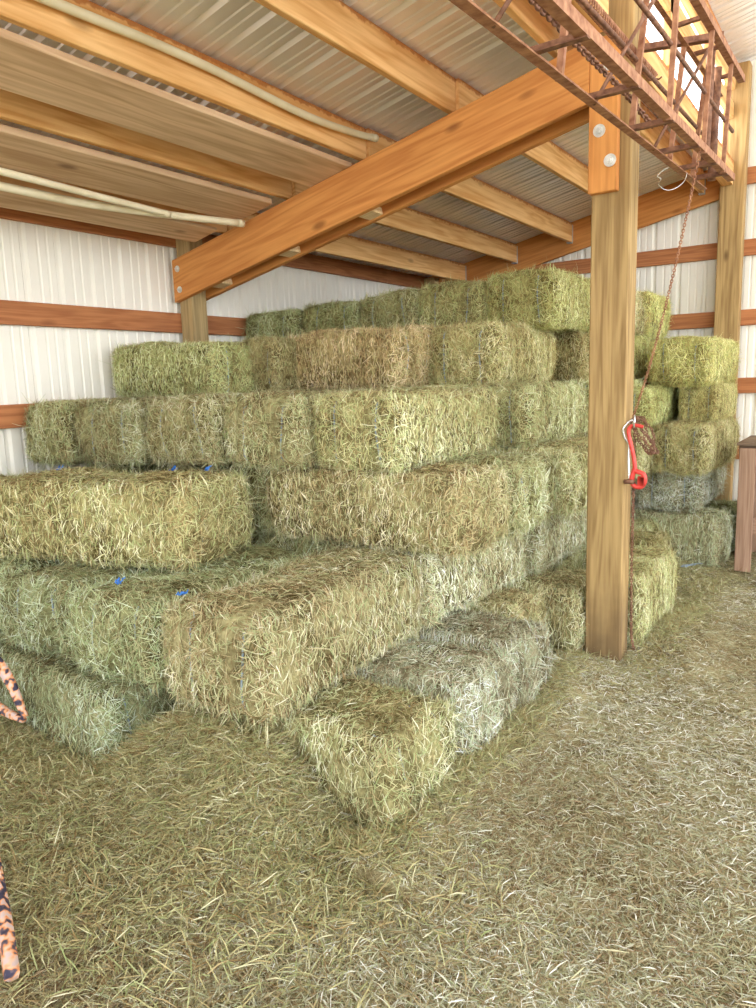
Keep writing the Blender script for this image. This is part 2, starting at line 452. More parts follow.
# --- second layer
G1 = 'second layer bales lying along the aisle'
bale('big slanted long bale in the foreground with a trampled brown top and pale side', G1, 2.13, 2.63, -5.82, -4.74, .36, .74, 'y', 1, (1.02, .98, .92))
bale('second layer bale with a pale side, end to end with the big slanted long bale', G1, 2.10, 2.66, -4.70, -3.62, .375, .745, 'y', -1, PALE)
bale('second layer bale with a pale shaggy side, below the drooping rounded bale end', G1, 2.16, 2.72, -3.56, -2.62, .375, .75, 'y', 0, PALE)
bale('second layer bale mostly hidden behind the post, its pale bluish side showing left of it', G1, 2.14, 2.70, -2.58, -1.52, .375, .75, 'y', 0, GREY)
G1L = 'second layer bale ends at the left'
bale('greenish tied bale end directly left of the slanted long bale', G1L, 1.50, 2.05, -5.80, -4.74, .355, .70, 'y', 1, (.86, .94, .86))
bale('greenish tied bale end, second to the left of the slanted long bale', G1L, .93, 1.48, -5.78, -4.70, .355, .69, 'y', 0, (.84, .93, .86))
bale('greenish tied bale end low at the left photo edge below the thick bright bale', G1L, .36, .91, -5.72, -4.64, .355, .69, 'y', -1, (.82, .92, .84))
# --- third layer
G2 = 'third layer bales'
bale('thick bright yellow green bale lying across at the left edge with blue knots on top', G2, .46, 1.74, -5.53, -4.93, .71, 1.10, 'x', 13, (1.08, 1.05, .88), var=2)
bale('bale cut off by the left photo edge, beside the thick bright yellow green one', G2, -.0 + .06, .42, -5.95, -5.2, .72, 1.05, 'y', 12, (1, 1, .85))
bale('wide brown bale lying across under the row of five tied ends, frayed right end', G2, 1.74, 2.84, -4.76, -4.22, .75, 1.11, 'x', 0, (.98, .92, .82))
bale('drooping rounded third layer bale end, one deeper than the wide brown bale', G2, 1.80, 2.85, -4.18, -3.64, .745, 1.11, 'x', 0, (1.0, 1.03, .92))
bale('frayed third layer bale end touching the left side of the big square post', G2, 1.88, 2.92, -3.62, -3.02, .755, 1.125, 'x', 1, (1.15, 1.15, 1.02))
bale('third layer bale end hidden behind the big square post', G2, 1.90, 2.92, -3.0, -2.5, .755, 1.11, 'x', 0, GOLD)
# --- fourth layer: the row of tied ends
G3 = 'row of seven tied bale ends across the fourth layer'
xs = 2.50
for k in range(5):
    x1 = xs - k * .518; x0 = x1 - .512
    yy = -4.70 - .085 * k
    lab = ['rightmost of the tied ends across the middle, its long bright side turned to the aisle',
           'second tied bale end from the right in the row across the middle',
           'middle one of the five tied bale ends across the middle row',
           'second tied bale end from the wall in the row across the middle',
           'leftmost tied bale end of the middle row, touching the white wall'][k]
    if k == 4: x0 = max(x0, .05)
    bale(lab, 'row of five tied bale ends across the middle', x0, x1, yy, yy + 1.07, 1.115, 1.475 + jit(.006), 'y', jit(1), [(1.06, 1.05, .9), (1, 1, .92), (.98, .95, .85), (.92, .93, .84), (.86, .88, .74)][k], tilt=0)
G3R = 'fourth layer bales stepping back along the aisle'
bale('fourth layer bale behind the bright long sided one, its tied end half showing', G3R, 2.14, 2.66, -3.56, -2.50, 1.12, 1.48, 'y', 0, (1.0, 1.02, .88))
bale('fourth layer bale with a narrow bright side touching the left edge of the post', G3R, 2.2, 2.74, -2.44, -1.40, 1.12, 1.48, 'y', 0, (1.02, 1.05, .85))
# --- fifth layer
G4 = 'fifth layer bales'
bale('long bale on the fifth layer standing alone against the white wall below the left post', G4, .045, 1.0, -4.38, -3.86, 1.475, 1.81, 'x', 1, (1.0, 1.05, .82), tilt=-2)
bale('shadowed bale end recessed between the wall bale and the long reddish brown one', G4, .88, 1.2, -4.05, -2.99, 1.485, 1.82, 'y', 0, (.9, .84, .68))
bale('long reddish brown bale lying across on the fifth layer, in the middle', G4, 1.10, 1.96, -3.86, -3.34, 1.485, 1.85, 'x', 0, (1.06, .90, .76))
bale('fifth layer bale with a green streaked tied end and a bright tan side', G4, 1.93, 2.43, -3.46, -2.56, 1.485, 1.86, 'y', -1, (1.08, 1.02, .82))
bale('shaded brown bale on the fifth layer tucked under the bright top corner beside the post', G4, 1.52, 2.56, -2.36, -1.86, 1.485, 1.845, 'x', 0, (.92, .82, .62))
bale('fifth layer bale whose bright side shows just right of the post behind the hanging chain', G4, 2.06, 2.60, -1.82, -.60, 1.485, 1.85, 'y', 0, (1.14, 1.16, .8))
bale('fifth layer bale in the recess beside the protruding one near the far post', G4, 1.7, 2.66, -.56, -.06, 1.485, 1.83, 'x', 0, (.9, .9, .62), False)
# --- top layer
n5 = 5; YT = [-2.92, -2.94, -2.97, -3.02, -3.10]
for k in range(n5):
    x1 = 2.58 - k * .50; x0 = max(x1 - .495, .0)
    dz = -.028 * k
    lab = ['bale at the right end of the top row, bright yellow side facing the post',
           'second tied end from the right in the top row under the roof',
           'middle tied end of the top row under the roof',
           'fourth tied end from the right in the top row, a little lower',
           'leftmost and lowest tied end of the top row, beside the left post'][k]
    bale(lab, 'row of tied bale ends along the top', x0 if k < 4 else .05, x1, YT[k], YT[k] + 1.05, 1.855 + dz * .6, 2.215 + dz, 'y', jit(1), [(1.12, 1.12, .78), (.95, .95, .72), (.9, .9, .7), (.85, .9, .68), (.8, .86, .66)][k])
bale('top row bale behind the bright corner, its side hidden by the post', 'bales of the top row towards the far wall', 2.06, 2.58, -1.83, -.80, 1.86, 2.22, 'y', 0, GOLD)
bale('bright yellow top bale seen right of the post in front of the far wall girts', 'bales of the top row towards the far wall', 2.10, 2.62, -.78, -.06, 1.86, 2.23, 'y', 0, (1.25, 1.25, .85))  # tint raised: light from the right and above is put into its colour
# --- cluster at the far wall, right of the post
GC = 'bales piled against the far wall'
bale('golden bale capping the far pile, its frayed corner overlapping the far post', GC, 2.76, 3.24, -1.30, -.20, 1.43, 1.79, 'y', -2, (1.14, 1.12, .74))
bale('narrow bale standing in the gap under the golden capping bale, beside the dark hole', GC, 2.96, 3.25, -1.12, -.18, 1.13, 1.425, 'y', 0, (1.08, 1.02, .74))
bale('far pile bale left of the dark hole, behind the hanging chain', GC, 2.40, 2.88, -1.75, -.70, 1.13, 1.42, 'y', 0, (1.0, 1.04, .72))
bale('broad olive bale in the middle of the far pile, drooping over at the right', GC, 2.86, 3.28, -1.48, -.38, .75, 1.125, 'y', -3, (.98, .92, .74))
bale('far pile bale beside the red lever tool, next to the broad olive one', GC, 2.36, 2.84, -1.98, -.90, .75, 1.125, 'y', 3, (1.02, .98, .78))
bale('pale bale low in the far pile under the broad olive one', GC, 2.68, 3.18, -1.30, -.20, .42, .745, 'y', 0, GREY)
bale('pale bluish bale end low in the far pile directly below the red tool', GC, 2.05, 2.62, -1.75, -.70, .40, .745, 'y', 0, GREY)
bale('grey shaggy floor bale lying across in front of the far pile', GC, 2.36, 3.36, -1.42, -.92, .0, .405, 'x', -3, (1.05, 1.10, 1.15))
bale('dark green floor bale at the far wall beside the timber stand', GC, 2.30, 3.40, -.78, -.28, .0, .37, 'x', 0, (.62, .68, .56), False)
# --- bales inside the stack that carry the ones on top
GH = 'bales inside the stack'
def hid(x0, x1, y0, y1, z0, z1, al):
    bale('bale inside the stack, only glimpsed between the outer ones', GH, x0, x1, y0, y1, z0, z1, al, 0, (.9, .92, .78), False)
for (x0, x1, y0, y1, lv) in [(1.02, 1.90, -4.80, -4.28, 0), (1.0, 1.93, -4.22, -3.72, 0), (1.0, 1.93, -3.68, -3.2, 0), (2.12, 2.72, -3.2, -2.6, 0), (2.1, 2.9, -1.94, -1.46, 0)]:
    hid(x0, x1, y0, y1, 0, .365, 'x')
for (x0, x1, y0, y1) in [(1.52, 2.04, -4.66, -3.6), (.96, 1.48, -4.62, -3.56), (.40, .92, -4.56, -3.5), (1.55, 2.1, -3.55, -2.5)]:
    hid(x0, x1, y0, y1, .37, .745, 'y')
for (x0, x1, y0, y1) in [(.62, 1.68, -4.72, -4.2), (.06, .58, -4.66, -3.6), (.72, 1.80, -4.16, -3.64), (.85, 1.9, -3.6, -3.1), (.9, 1.88, -3.04, -2.54), (1.7, 2.75, -2.48, -1.98)]:
    hid(x0, x1, y0, y1, .75, 1.11, 'x' if x1 - x0 > y1 - y0 else 'y')
for (x0, x1, y0, y1) in [(1.6, 2.1, -3.56, -2.5), (1.05, 1.56, -3.56, -2.5), (.5, 1.0, -3.4, -2.4), (1.62, 2.14, -2.44, -1.4)]:
    hid(x0, x1, y0, y1, 1.12, 1.478, 'y')
for (x0, x1, y0, y1) in [(.42, 1.48, -2.68, -2.16), (.06, .98, -3.3, -2.75)]:
    hid(x0, x1, y0, y1, 1.483, 1.80, 'x')

# ------------------------------------------------------------------ ground
def gnd(x, y):
    z = .016 * np.sin(x * 3.1 + 1.3) * np.sin(y * 2.3) + .010 * np.sin(x * 7.3 + y * 5.1) + .006 * np.sin(x * 17 - y * 13)
    z += .31 * np.exp(-(((x - 2.35) / .42) ** 4 + ((y + 5.80) / .25) ** 2))
    z += .10 * np.exp(-(((x - 1.0) / .9) ** 2 + ((y + 6.1) / .28) ** 2))
    z += .07 * np.exp(-(((x - 3.12) / .16) ** 2)) * (y > -5.9) * (y < -3.9)
    z += .10 * np.exp(-(((x - 2.9) / .3) ** 2 + ((y + 1.75) / .35) ** 2))
    z += .05 * np.exp(-(((x - 3.5) / .2) ** 2 + ((y + 3.0) / .6) ** 2))
    return z - .01
def ground():
    xs_ = np.concatenate([np.arange(-.1, 6.0, .035), np.arange(6.0, 22, .8)]); ys_ = np.concatenate([np.arange(-22, -8.5, .8), np.arange(-8.5, .16, .035)])
    X, Y = np.meshgrid(xs_, ys_, indexing='ij')
    Z = gnd(X, Y)
    Z[(X > 6.2) | (Y < -8.7)] = -.02
    V = np.stack([X.ravel(), Y.ravel(), Z.ravel()], 1)
    n2 = len(ys_); i, j = np.meshgrid(np.arange(len(xs_) - 1), np.arange(n2 - 1), indexing='ij'); q = (i * n2 + j).ravel()
    F = np.stack([q, q + n2, q + n2 + 1, q + 1], 1)
    m = hay_body('chaff_covered_ground', (.15, .115, .055), (.36, .31, .17), 55, False)
    o = mesh_obj('floor', V, F, m, smooth=True); tag(o, kind='structure')
ground()

def litter():
    g = np.random.default_rng(11)
    cam = np.array([4.305, -7.566])
    P = []
    N = 300000
    # denser near the camera
    r = g.uniform(1.0, 8.2, N * 2) ; r = 1.0 + 7.4 * g.uniform(0, 1, N * 2) ** 1.25
    a = g.uniform(math.radians(-33), math.radians(68), N * 2)      # left of +Y
    x = cam[0] - r * np.sin(a); y = cam[1] + r * np.cos(a)
    keep = (x > .12) & (x < 5.8) & (y < -.05) & ~((x < 2.9) & (y > -5.2)) & ~((x < 1.8) & (y > -5.75)) & ~((x < 2.0) & (y > -5.5))
    x, y = x[keep][:N], y[keep][:N]
    N = len(x)
    p = np.stack([x, y, gnd(x, y) + g.uniform(0, .012, N)], 1)
    th = g.uniform(0, 6.28, N)
    d = np.stack([np.cos(th), np.sin(th), g.normal(.06, .16, N)], 1); d /= np.linalg.norm(d, axis=1)[:, None]
    nrm = np.tile(np.array([[0, 0, 1.]]), (N, 1)) + g.normal(0, .25, (N, 3)); nrm /= np.linalg.norm(nrm, axis=1)[:, None]
    L = g.uniform(.014, .058, N); w = g.uniform(.0013, .0038, N)
    near = (x < 2.9)
    L = L * np.where(near, 1.2, 1)
    V, F = blades(p, d, nrm, L, w, g.uniform(0, .006, N), g)
    patch = .5 * np.sin(x * 2.1 + 2 * np.sin(y * 1.3)) + .5 * np.sin(y * 2.9 + x * 1.7 + 1)
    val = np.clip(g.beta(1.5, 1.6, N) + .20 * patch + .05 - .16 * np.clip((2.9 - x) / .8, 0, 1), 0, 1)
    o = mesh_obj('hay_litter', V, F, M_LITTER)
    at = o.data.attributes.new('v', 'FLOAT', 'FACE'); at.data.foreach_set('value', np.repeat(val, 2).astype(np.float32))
    tag(o, 'loose trampled hay and chaff strewn over the barn floor', 'loose hay', kind='stuff')
litter()
def loose_pile():
    g = np.random.default_rng(21); N = 78000
    c = g.choice(6, N, p=[.30, .15, .14, .10, .07, .24])
    cx = np.array([2.45, 1.2, 3.06, 3.0, 3.36, 2.0])[c]; cy = np.array([-5.88, -6.02, -4.9, -1.75, -2.9, -6.35])[c]
    sx = np.array([.40, .5, .07, .30, .08, .6])[c]; sy = np.array([.16, .12, .55, .35, .5, .28])[c]
    x = cx + g.normal(0, 1, N) * sx; y = cy + g.normal(0, 1, N) * sy
    k = (x > .2) & ~((x < 3.0) & (y > -5.72) & (y < -2.2)) & ~((x < 1.9) & (y > -5.85)) & (y < -.2); x, y = x[k], y[k]; N = len(x)
    p = np.stack([x, y, gnd(x, y) + g.uniform(0, .03, N)], 1)
    d = g.normal(0, 1, (N, 3)) * np.array([1, 1, .35]); d /= np.linalg.norm(d, axis=1)[:, None]
    nrm = np.tile(np.array([[0, 0, 1.]]), (N, 1)) + g.normal(0, .35, (N, 3)); nrm /= np.linalg.norm(nrm, axis=1)[:, None]
    V, F = blades(p, d, nrm, g.uniform(.03, .085, N), g.uniform(.0015, .0042, N), g.uniform(0, .012, N), g)
    o = mesh_obj('loose_hay', V, F, M_BLADE)
    at = o.data.attributes.new('v', 'FLOAT', 'FACE'); at.data.foreach_set('value', np.repeat(np.clip(g.beta(1.6, 1.5, N), 0, 1), 2).astype(np.float32))
    o.color = (.78, .74, .60, 1)
    tag(o, 'heaps of loose green hay fallen along the foot of the bales', 'loose hay', kind='stuff')
loose_pile()

# ------------------------------------------------------------------ walls and roofs
def sheet(name, u0, u1, fn, mat, period=.229, kind='structure', flip=False):
    """ribbed sheet; fn(u, h, t) -> world point, t in {0,1} across the sheet"""
    us = []; prof = [(0, 0), (.058, 0), (.063, .006), (.074, .006), (.080, 0), (.120, 0), (.125, .006), (.136, .006), (.142, 0), (.178, 0), (.192, .019), (.213, .019), (.227, 0)]
    u = u0
    while u < u1:
        for du, h in prof:
            if u + du <= u1: us.append((u + du, h))
        u += period
    V = []; F = []
    for (u, h) in us:
        V.append(fn(u, h, 0)); V.append(fn(u, h, 1))
    for i in range(len(us) - 1): F.append((2 * i, 2 * i + 1, 2 * i + 3, 2 * i + 2))
    o = mesh_obj(name, [tuple(p) for p in V], F, mat); tag(o, kind=kind)
    md = o.modifiers.new('thickness', 'SOLIDIFY'); md.thickness = .0012
    return o
YF = -10.8   # the shed is open towards the viewer beyond this line
sheet('wall_left', YF, .06, lambda u, h, t: (-.045 - h, u, -.05 + t * 2.73), M_WALL)
roofz = lambda x: 2.685 + .22 * x
uproof = lambda x: 4.17 + .24 * (x - 3.2)
sheet('wall_back', -.05, 9.0, lambda u, h, t: (u, .05 + h, -.05 if t == 0 else ((roofz(u) + .0) if u < 3.05 else uproof(u))), M_WALL)
sheet('ceiling', YF, .10, lambda u, h, t: ((-.35, u, roofz(-.35) + h) if t == 0 else (3.045, u, roofz(3.045) + h)), M_ROOF)
sheet('ceiling_upper', YF, .10, lambda u, h, t: ((2.75, u, uproof(2.75) + h) if t == 0 else (9.2, u, uproof(9.2) + h)), M_ROOF)

# left wall girts (2x6 on the flat), tops .61 m apart
gtop = [2.686, 2.076, 1.466, .856, .246]
names = ['orange stained top plate board along the left wall under the roof', 'orange girt on the left wall above the bales, second board from the top',
         'orange girt on the left wall, third from the top, cut short by the bales', 'orange girt on the left wall hidden behind the bales, fourth from the top', 'lowest girt on the left wall near the floor']
for z, lb in zip(gtop, names):
    o = timber('wall_girt', (-.022, YF, z - .07), (-.022, .04, z - .07), .038, .14, W_GIRT); tag(o, lb, 'wall girt', 'girts along the left wall')
names = ['orange girt on the far wall, highest one right of the far post', 'orange girt on the far wall just above the top bales', 'orange girt on the far wall right of the bright top bale',
         'orange girt on the far wall beside the golden capping bale', 'orange girt on the far wall behind the timber stand', 'lowest girt of the far wall near the floor']
for k, lb in enumerate(names):
    z = [3.296, 2.686, 2.076, 1.466, .856, .246][k]
    x0 = 3.1 if k == 0 else .0
    o = timber('wall_girt', (x0, .024, z - .07), (8.9, .024, z - .07), .038, .14, W_GIRT); tag(o, lb, 'wall girt', 'girts along the far wall')

# posts
def post(name, x, y, wx, wy, z1, mat, label, cat='post'):
    o = timber(name, (x + wx / 2, y + wy / 2, -.25), (x + wx / 2, y + wy / 2, z1), wx, wy, mat, side=(0, 1, 0), bev=.007)
    return tag(o, label, cat)
big = post('square_post', 3.05, -3.716, .195, .14, 4.10, W_POST, 'big square timber post in the aisle carrying the bolted roof beam')
post('square_post', .0, -3.716, .14, .14, 2.66, W_POST2, 'square timber post at the left wall holding the low end of the roof beam')
post('square_post', 3.03, -.142, .20, .14, 4.12, W_POST, 'tall square timber post against the far wall at the right')
post('square_post', .0, -.145, .14, .14, 2.66, W_POST2, 'square corner post buried behind the bales')

# main paired rafters on the post line
def bz(x): return 2.445 + .222 * x
def rafter(y, lab, ext, x1):
    o = timber('roof_beam', (-.0, y, bz(0) - .145), (x1, y, bz(x1) - .145), .04, .29, W_BEAM, bev=.003)
    return tag(o, lab, 'roof beam', 'paired beams of the bolted frame')
def beam_shape(y0, y1, x0, x1, name, mat, lab):
    # plumb-cut ends, local X along the slope
    L = x1 - x0; s = .222; mid = Vector(((x0 + x1) / 2, (y0 + y1) / 2, 0)); mid.z = bz(mid.x) - .147
    V = []
    for xx_ in (x0, x1):
        for yy_ in (y0, y1):
            for zz_ in (bz(xx_) - .296 + .012 * (xx_ / 3), bz(xx_)):
                V.append(Vector((xx_, yy_, zz_)))
    a = math.atan(s); M = Matrix.Rotation(-a, 4, 'Y'); M.translation = mid; Mi = M.inverted()
    V = [tuple(Mi @ v) for v in V]
    F = [(0, 1, 3, 2), (4, 6, 7, 5), (0, 4, 5, 1), (2, 3, 7, 6), (0, 2, 6, 4), (1, 5, 7, 3)]
    o = mesh_obj(name, V, F, mat); o.matrix_local = M
    md = o.modifiers.new('edge', 'BEVEL'); md.width = .004; md.segments = 1
    return tag(o, lab, 'roof beam')
b1 = beam_shape(-3.762, -3.718, .0, 3.046, 'roof_beam', W_BEAM, 'wide knotty orange roof beam bolted across the near sides of both posts')
b2 = beam_shape(-3.574, -3.530, .0, 3.05, 'roof_beam', W_BEAM, 'matching roof beam behind the wide knotty one, only its lower edge showing')
def bolt(x, y, z, parent, r=.028):
    mb = MB()
    mb.tube([(x, y, z), (x, y - .004, z)], r, 20)
    mb.tube([(x, y - .004, z), (x, y - .013, z)], [r * .62, r * .55], 6)
    mb.tube([(x, y - .013, z), (x, y - .022, z)], [r * .3, r * .26], 10)
    o = mb.build('bolt', M_BOLT); o.parent = parent; o.matrix_parent_inverse = parent.matrix_world.inverted()
    return o
bpy.context.view_layer.update()
for (x, z) in ((.055, 2.38), (.065, 2.235)): bolt(x, -3.762, z, b1, .023)
scab = timber('splice_block', (3.118, -3.740, 2.415), (3.118, -3.740, 3.12), .142, .044, W_BEAM, side=(0, 1, 0), bev=.004)
tag(scab, 'short upright orange timber block bolted to the front of the big post', 'timber block')
bpy.context.view_layer.update()
for (x, z) in ((3.145, 2.99), (3.10, 2.70), (3.155, 2.555)): bolt(x, -3.762, z, scab, .030)
# end-grain blocks between the paired beams
for i, x in enumerate((.36, 1.0, 1.66)):
    o = timber('spacer_block', (x - .05, -3.646, bz(x) - .27), (x + .05, -3.646, bz(x + .1) - .27), .144, .045, W_BLOCK)
    tag(o, ['pale spacer block between the paired beams closest to the left post', 'pale spacer block showing under the paired beams above the wall bale', 'pale spacer block showing under the paired beams above the middle'][i], 'timber block')
# rafter on the far wall
L0 = (0.0, -.025, roofz(0) - .15); L1 = (3.03, -.025, roofz(3.03) - .15)
tag(timber('roof_beam', L0, L1, .04, .285, W_BEAM), 'orange rafter along the top of the far wall', 'roof beam')

# purlins
pz = lambda x: 2.483 + .22 * x
PX = [.46, 1.06, 1.65, 2.26, 2.87]
for i, x in enumerate(PX):
    pl = ['lowest', 'second', 'third', 'fourth', 'fifth'][i]
    a = timber('roof_purlin', (x, -3.64, pz(x) + .097), (x, -.05, pz(x) + .097), .04, .184, W_PURL)
    tag(a, f'{pl} roof purlin up from the left wall in the bay beyond the bolted beam', 'roof purlin', 'purlins in the far bay')
    bpy.context.view_layer.update()
    mb = MB(); mb.box((x - .024, -.058, pz(x) - .006), (x + .026, -.046, pz(x) + .17), .001); mb.box((x - .024, -.10, pz(x) - .005), (x + .026, -.047, pz(x) + .002), .001)
    h_ = mb.build('joist_hanger', M_PANEL); h_.parent = a; h_.matrix_parent_inverse = a.matrix_world.inverted()
    c = timber('roof_purlin', (x - .02, YF, pz(x) + .097), (x - .02, -3.643, pz(x) + .097), .04, .184, W_PURL)
    tag(c, f'{pl} roof purlin up from the left wall in the bay nearest the viewer', 'roof purlin', 'purlins in the near bay')
# header along the post line at the top edge of the low roof
tag(timber('eave_header', (3.092, YF, 3.235), (3.092, -3.765, 3.235), .09, .2, W_PURL), 'header timber along the upper edge of the low roof, near bay', 'header beam')
tag(timber('eave_header', (3.094, -3.577, 3.235), (3.094, -.143, 3.235), .088, .2, W_PURL), 'header timber along the upper edge of the low roof, far bay', 'header beam')
tag(timber('clerestory_rail', (3.10, -3.56, 3.74), (3.10, -.15, 3.74), .04, .12, W_PURL), 'light timber rail crossing the bright opening above the low roof', 'timber rail')
tag(timber('upper_header', (3.10, YF, 4.02), (3.10, -3.73, 4.02), .05, .22, W_PURL), 'header timber under the higher roof, near bay', 'header beam')
tag(timber('upper_header', (3.10, -3.56, 4.02), (3.10, -.15, 4.02), .05, .22, W_PURL), 'header timber under the higher roof, far bay', 'header beam')
for i, (yy_, ww) in enumerate([(-2.45, .09), (-1.25, .09)]):
    tag(timber('short_stud', (3.10, yy_, 3.38), (3.10, yy_, 3.90), .04, ww, W_PURL, side=(0, 1, 0)), ['short upright stud in the bright opening nearer the big post', 'short upright stud in the bright opening nearer the far post'][i], 'timber stud')

# boards and pipes stored on the beams in the near bay
def flat(x0, x1, z_, y0, y1, lab, t=.036):
    xm = (x0 + x1) / 2; s = .22; w = (x1 - x0)
    o = timber('stored_board', (xm, y0, z_ + s * xm + t / 2), (xm, y1, z_ + s * xm + t / 2), w, t, W_BOARD, side=(-s, 0, 1), bev=.004)
    return tag(o, lab, 'board')
flat(1.29, 1.595, 2.452, -9.6, -3.70, 'wide weathered plank laid flat above the beam, the upper of the stored planks')
flat(.70, 1.015, 2.452, -9.6, -3.79, 'wide weathered plank laid flat above the pale pipes, the lower of the stored planks')
flat(.31, .54, 2.452, -9.6, -3.82, 'dark weathered board under the roof edge above the left wall', .022)
def pipe(pts, r, lab):
    P_ = [Vector(p) for p in pts]; out = []
    for i in range(len(P_) - 1):
        a = P_[max(i - 1, 0)]; b = P_[i]; c = P_[i + 1]; d = P_[min(i + 2, len(P_) - 1)]
        for k in range(8):
            t = k / 8
            out.append(.5 * ((2 * b) + (c - a) * t + (2 * a - 5 * b + 4 * c - d) * t * t + (3 * b - a - 3 * c + d) * t ** 3))
    out.append(P_[-1])
    mb = MB(); mb.tube(out, r, 12)
    e = empty('stored_pipe', out[0], lab, 'pipe')
    o = mb.build('pipe', M_PVC, e, True)
    # open hollow end
    mb = MB(); q = out[-1]; dd = (out[-1] - out[-2]).normalized(); mb.tube([q - dd * .03, q + dd * .012], r * 1.12, 12)
    mb.build('end_collar', M_PVC, e, True)
pipe([(1.705, -9.0, 2.84), (1.70, -7.2, 2.90), (1.69, -5.79, 2.945), (1.685, -5.05, 2.965), (1.685, -4.3, 2.94), (1.69, -3.85, 2.955), (1.70, -3.62, 2.975)], .019, 'bright cream pipe bent along the side of a roof purlin')
pipe([(.80, -9.0, 2.60), (.78, -6.5, 2.59), (.77, -5.46, 2.575), (.745, -4.89, 2.565), (.73, -4.41, 2.555)], .018, 'thin cream pipe ending short under the lower stored plank')
pipe([(.66, -9.0, 2.56), (.65, -6.5, 2.545), (.65, -5.39, 2.54), (.65, -4.8, 2.545), (.80, -3.86, 2.575)], .022, 'thick cream pipe sagging under the lower stored plank')
0 and pipe([(.60, -9.0, 2.54), (.57, -6.5, 2.52), (.55, -5.3, 2.515), (.52, -4.5, 2.52), (.5, -3.95, 2.53)], .014, 'thin dull strip of pipe closest to the left wall plate')

# ------------------------------------------------------------------ rusty truss frame stored high beside the post
tr = empty('steel_truss', (3.5, -4.8, 2.4), 'long rusty angle iron truss frame stored high beside the big post', 'steel truss')
ZL = lambda y: 2.52 + .042 * (y + 2.96)
ZU = lambda y: 3.03 + .042 * (y + 2.9)
def angle(p0, p1, w, parent, name, mat=M_RUST, flipz=1, flipx=1):
    """L-section bar"""
    p0 = Vector(p0); p1 = Vector(p1); d = (p1 - p0).normalized(); up = Vector((0, 0, 1)) if abs(d.z) < .9 else Vector((0, 1, 0))
    s_ = d.cross(up).normalized() * flipx; u = s_.cross(d).normalized() * flipx * flipz
    t = w * .14
    prof = [(0, 0), (w, 0), (w, t), (t, t), (t, w), (0, w)]
    V = [p + s_ * a + u * b for p in (p0, p1) for a, b in prof]
    n = 6; F = [(i, (i + 1) % n, n + (i + 1) % n, n + i) for i in range(n)] + [tuple(range(n))[::-1], tuple(range(n, 2 * n))]
    mb = MB(); mb.add(V, F); return mb.build(name, mat, parent)
Y0r, Y1r = -8.6, -2.98
angle((3.42, Y0r, ZL(Y0r)), (3.42, Y1r, ZL(Y1r)), .034, tr, 'lower_rail')
angle((3.60, Y0r, ZL(Y0r) + .01), (3.60, Y1r - .05, ZL(Y1r) + .01), .034, tr, 'lower_rail', flipx=-1)
angle((3.47, Y0r, ZU(Y0r)), (3.47, Y1r + .15, ZU(Y1r)), .022, tr, 'upper_rail')
angle((3.62, Y0r, ZU(Y0r)), (3.62, Y1r, ZU(Y1r)), .032, tr, 'upper_rail', flipx=-1)
mb = MB(); mb.tube([(3.44, Y0r, 2.76 - .2), (3.44, -4.6, 2.76 - .03), (3.44, -3.1, 2.78)], .009, 8); mb.build('side_rod', M_DRUST, tr, True)
mb = MB(); mb.tube([(3.59, Y0r, 2.72 - .2), (3.59, -4.6, 2.72), (3.59, -3.1, 2.76)], .009, 8); mb.build('side_rod', M_DRUST, tr, True)
for y in (-7.6, -6.6, -5.95, -5.43, -4.92, -4.43, -3.96, -3.55, -3.25):
    angle((3.42, y, ZL(y) + .004), (3.60, y, ZL(y) + .006), .026, tr, 'crossbar', M_DRUST)
for y in (-7.2, -6.1, -5.2, -4.45, -3.95, -3.55, -3.1):
    angle((3.47, y, ZU(y)), (3.62, y - .02, ZU(y)), .022, tr, 'crossbar', M_DRUST)
for y in (-7.2, -6.1, -5.2, -4.4, -3.75, -3.25):
    angle((3.435, y, ZL(y)), (3.48, y + .02, ZU(y)), .02, tr, 'upright', M_RUST)
    if y > -4.5 or y < -6: angle((3.60, y - .1, ZL(y)), (3.615, y - .08, ZU(y)), .018, tr, 'upright', M_RUST)
for y in (-5.7, -4.9, -4.1):
    mb = MB(); mb.tube([(3.44, y, ZL(y)), (3.60, y + .35, ZU(y))], .007, 8); mb.build('brace_rod', M_DRUST, tr, True)
for y in (-3.645, -7.35):
    angle((3.246, y, 3.045 if y > -5 else 2.86), (3.62, y, 3.045 - .04 if y > -5 else 2.82), .04, tr, 'bracket_arm', M_DRUST)
# upright pipes stored inside the far end
for i, (x, y, z0, z1) in enumerate([(3.52, -3.42, 2.53, 3.06), (3.50, -3.12, 2.53, 3.08)]):
    mb = MB(); mb.tube([(x, y, z0), (x + .01, y, z1)], .021, 14); tag(mb.build('rusty_pipe', M_DRUST, None, True), ['short upright rusty pipe in the truss frame nearer the post', 'short upright rusty pipe at the far end of the truss frame'][i], 'pipe')
# coil spring
def helix(p0, p1, r, wire, turns, name, lab, mat, cat):
    p0 = Vector(p0); p1 = Vector(p1); d = (p1 - p0); L = d.length; x = d / L
    u = x.cross(Vector((0, 0, 1))).normalized(); w = x.cross(u); pts = []
    n = turns * 12
    for k in range(n + 1):
        a = 2 * math.pi * k / 12; pts.append(p0 + d * (k / n) + (u * math.cos(a) + w * math.sin(a)) * r)
    mb = MB(); mb.tube(pts, wire, 6)
    e = empty(name, p0, lab, cat)
    mb.build('coil', mat, e, True)
    for q, sg in ((p0, -1), (p1, 1)):
        mb = MB(); mb.tube([q + x * sg * .0, q + x * sg * .03 + w * .0, q + x * sg * .05 + u * .015, q + x * sg * .03 + u * .03], wire, 6); mb.build('end_hook', mat, e, True)
helix((3.405, -5.6, 2.75), (3.405, -4.0, 2.80), .019, .0042, 66, 'coil_spring', 'long rusty coil spring tied along the upper side of the truss frame', M_RUST, 'spring')
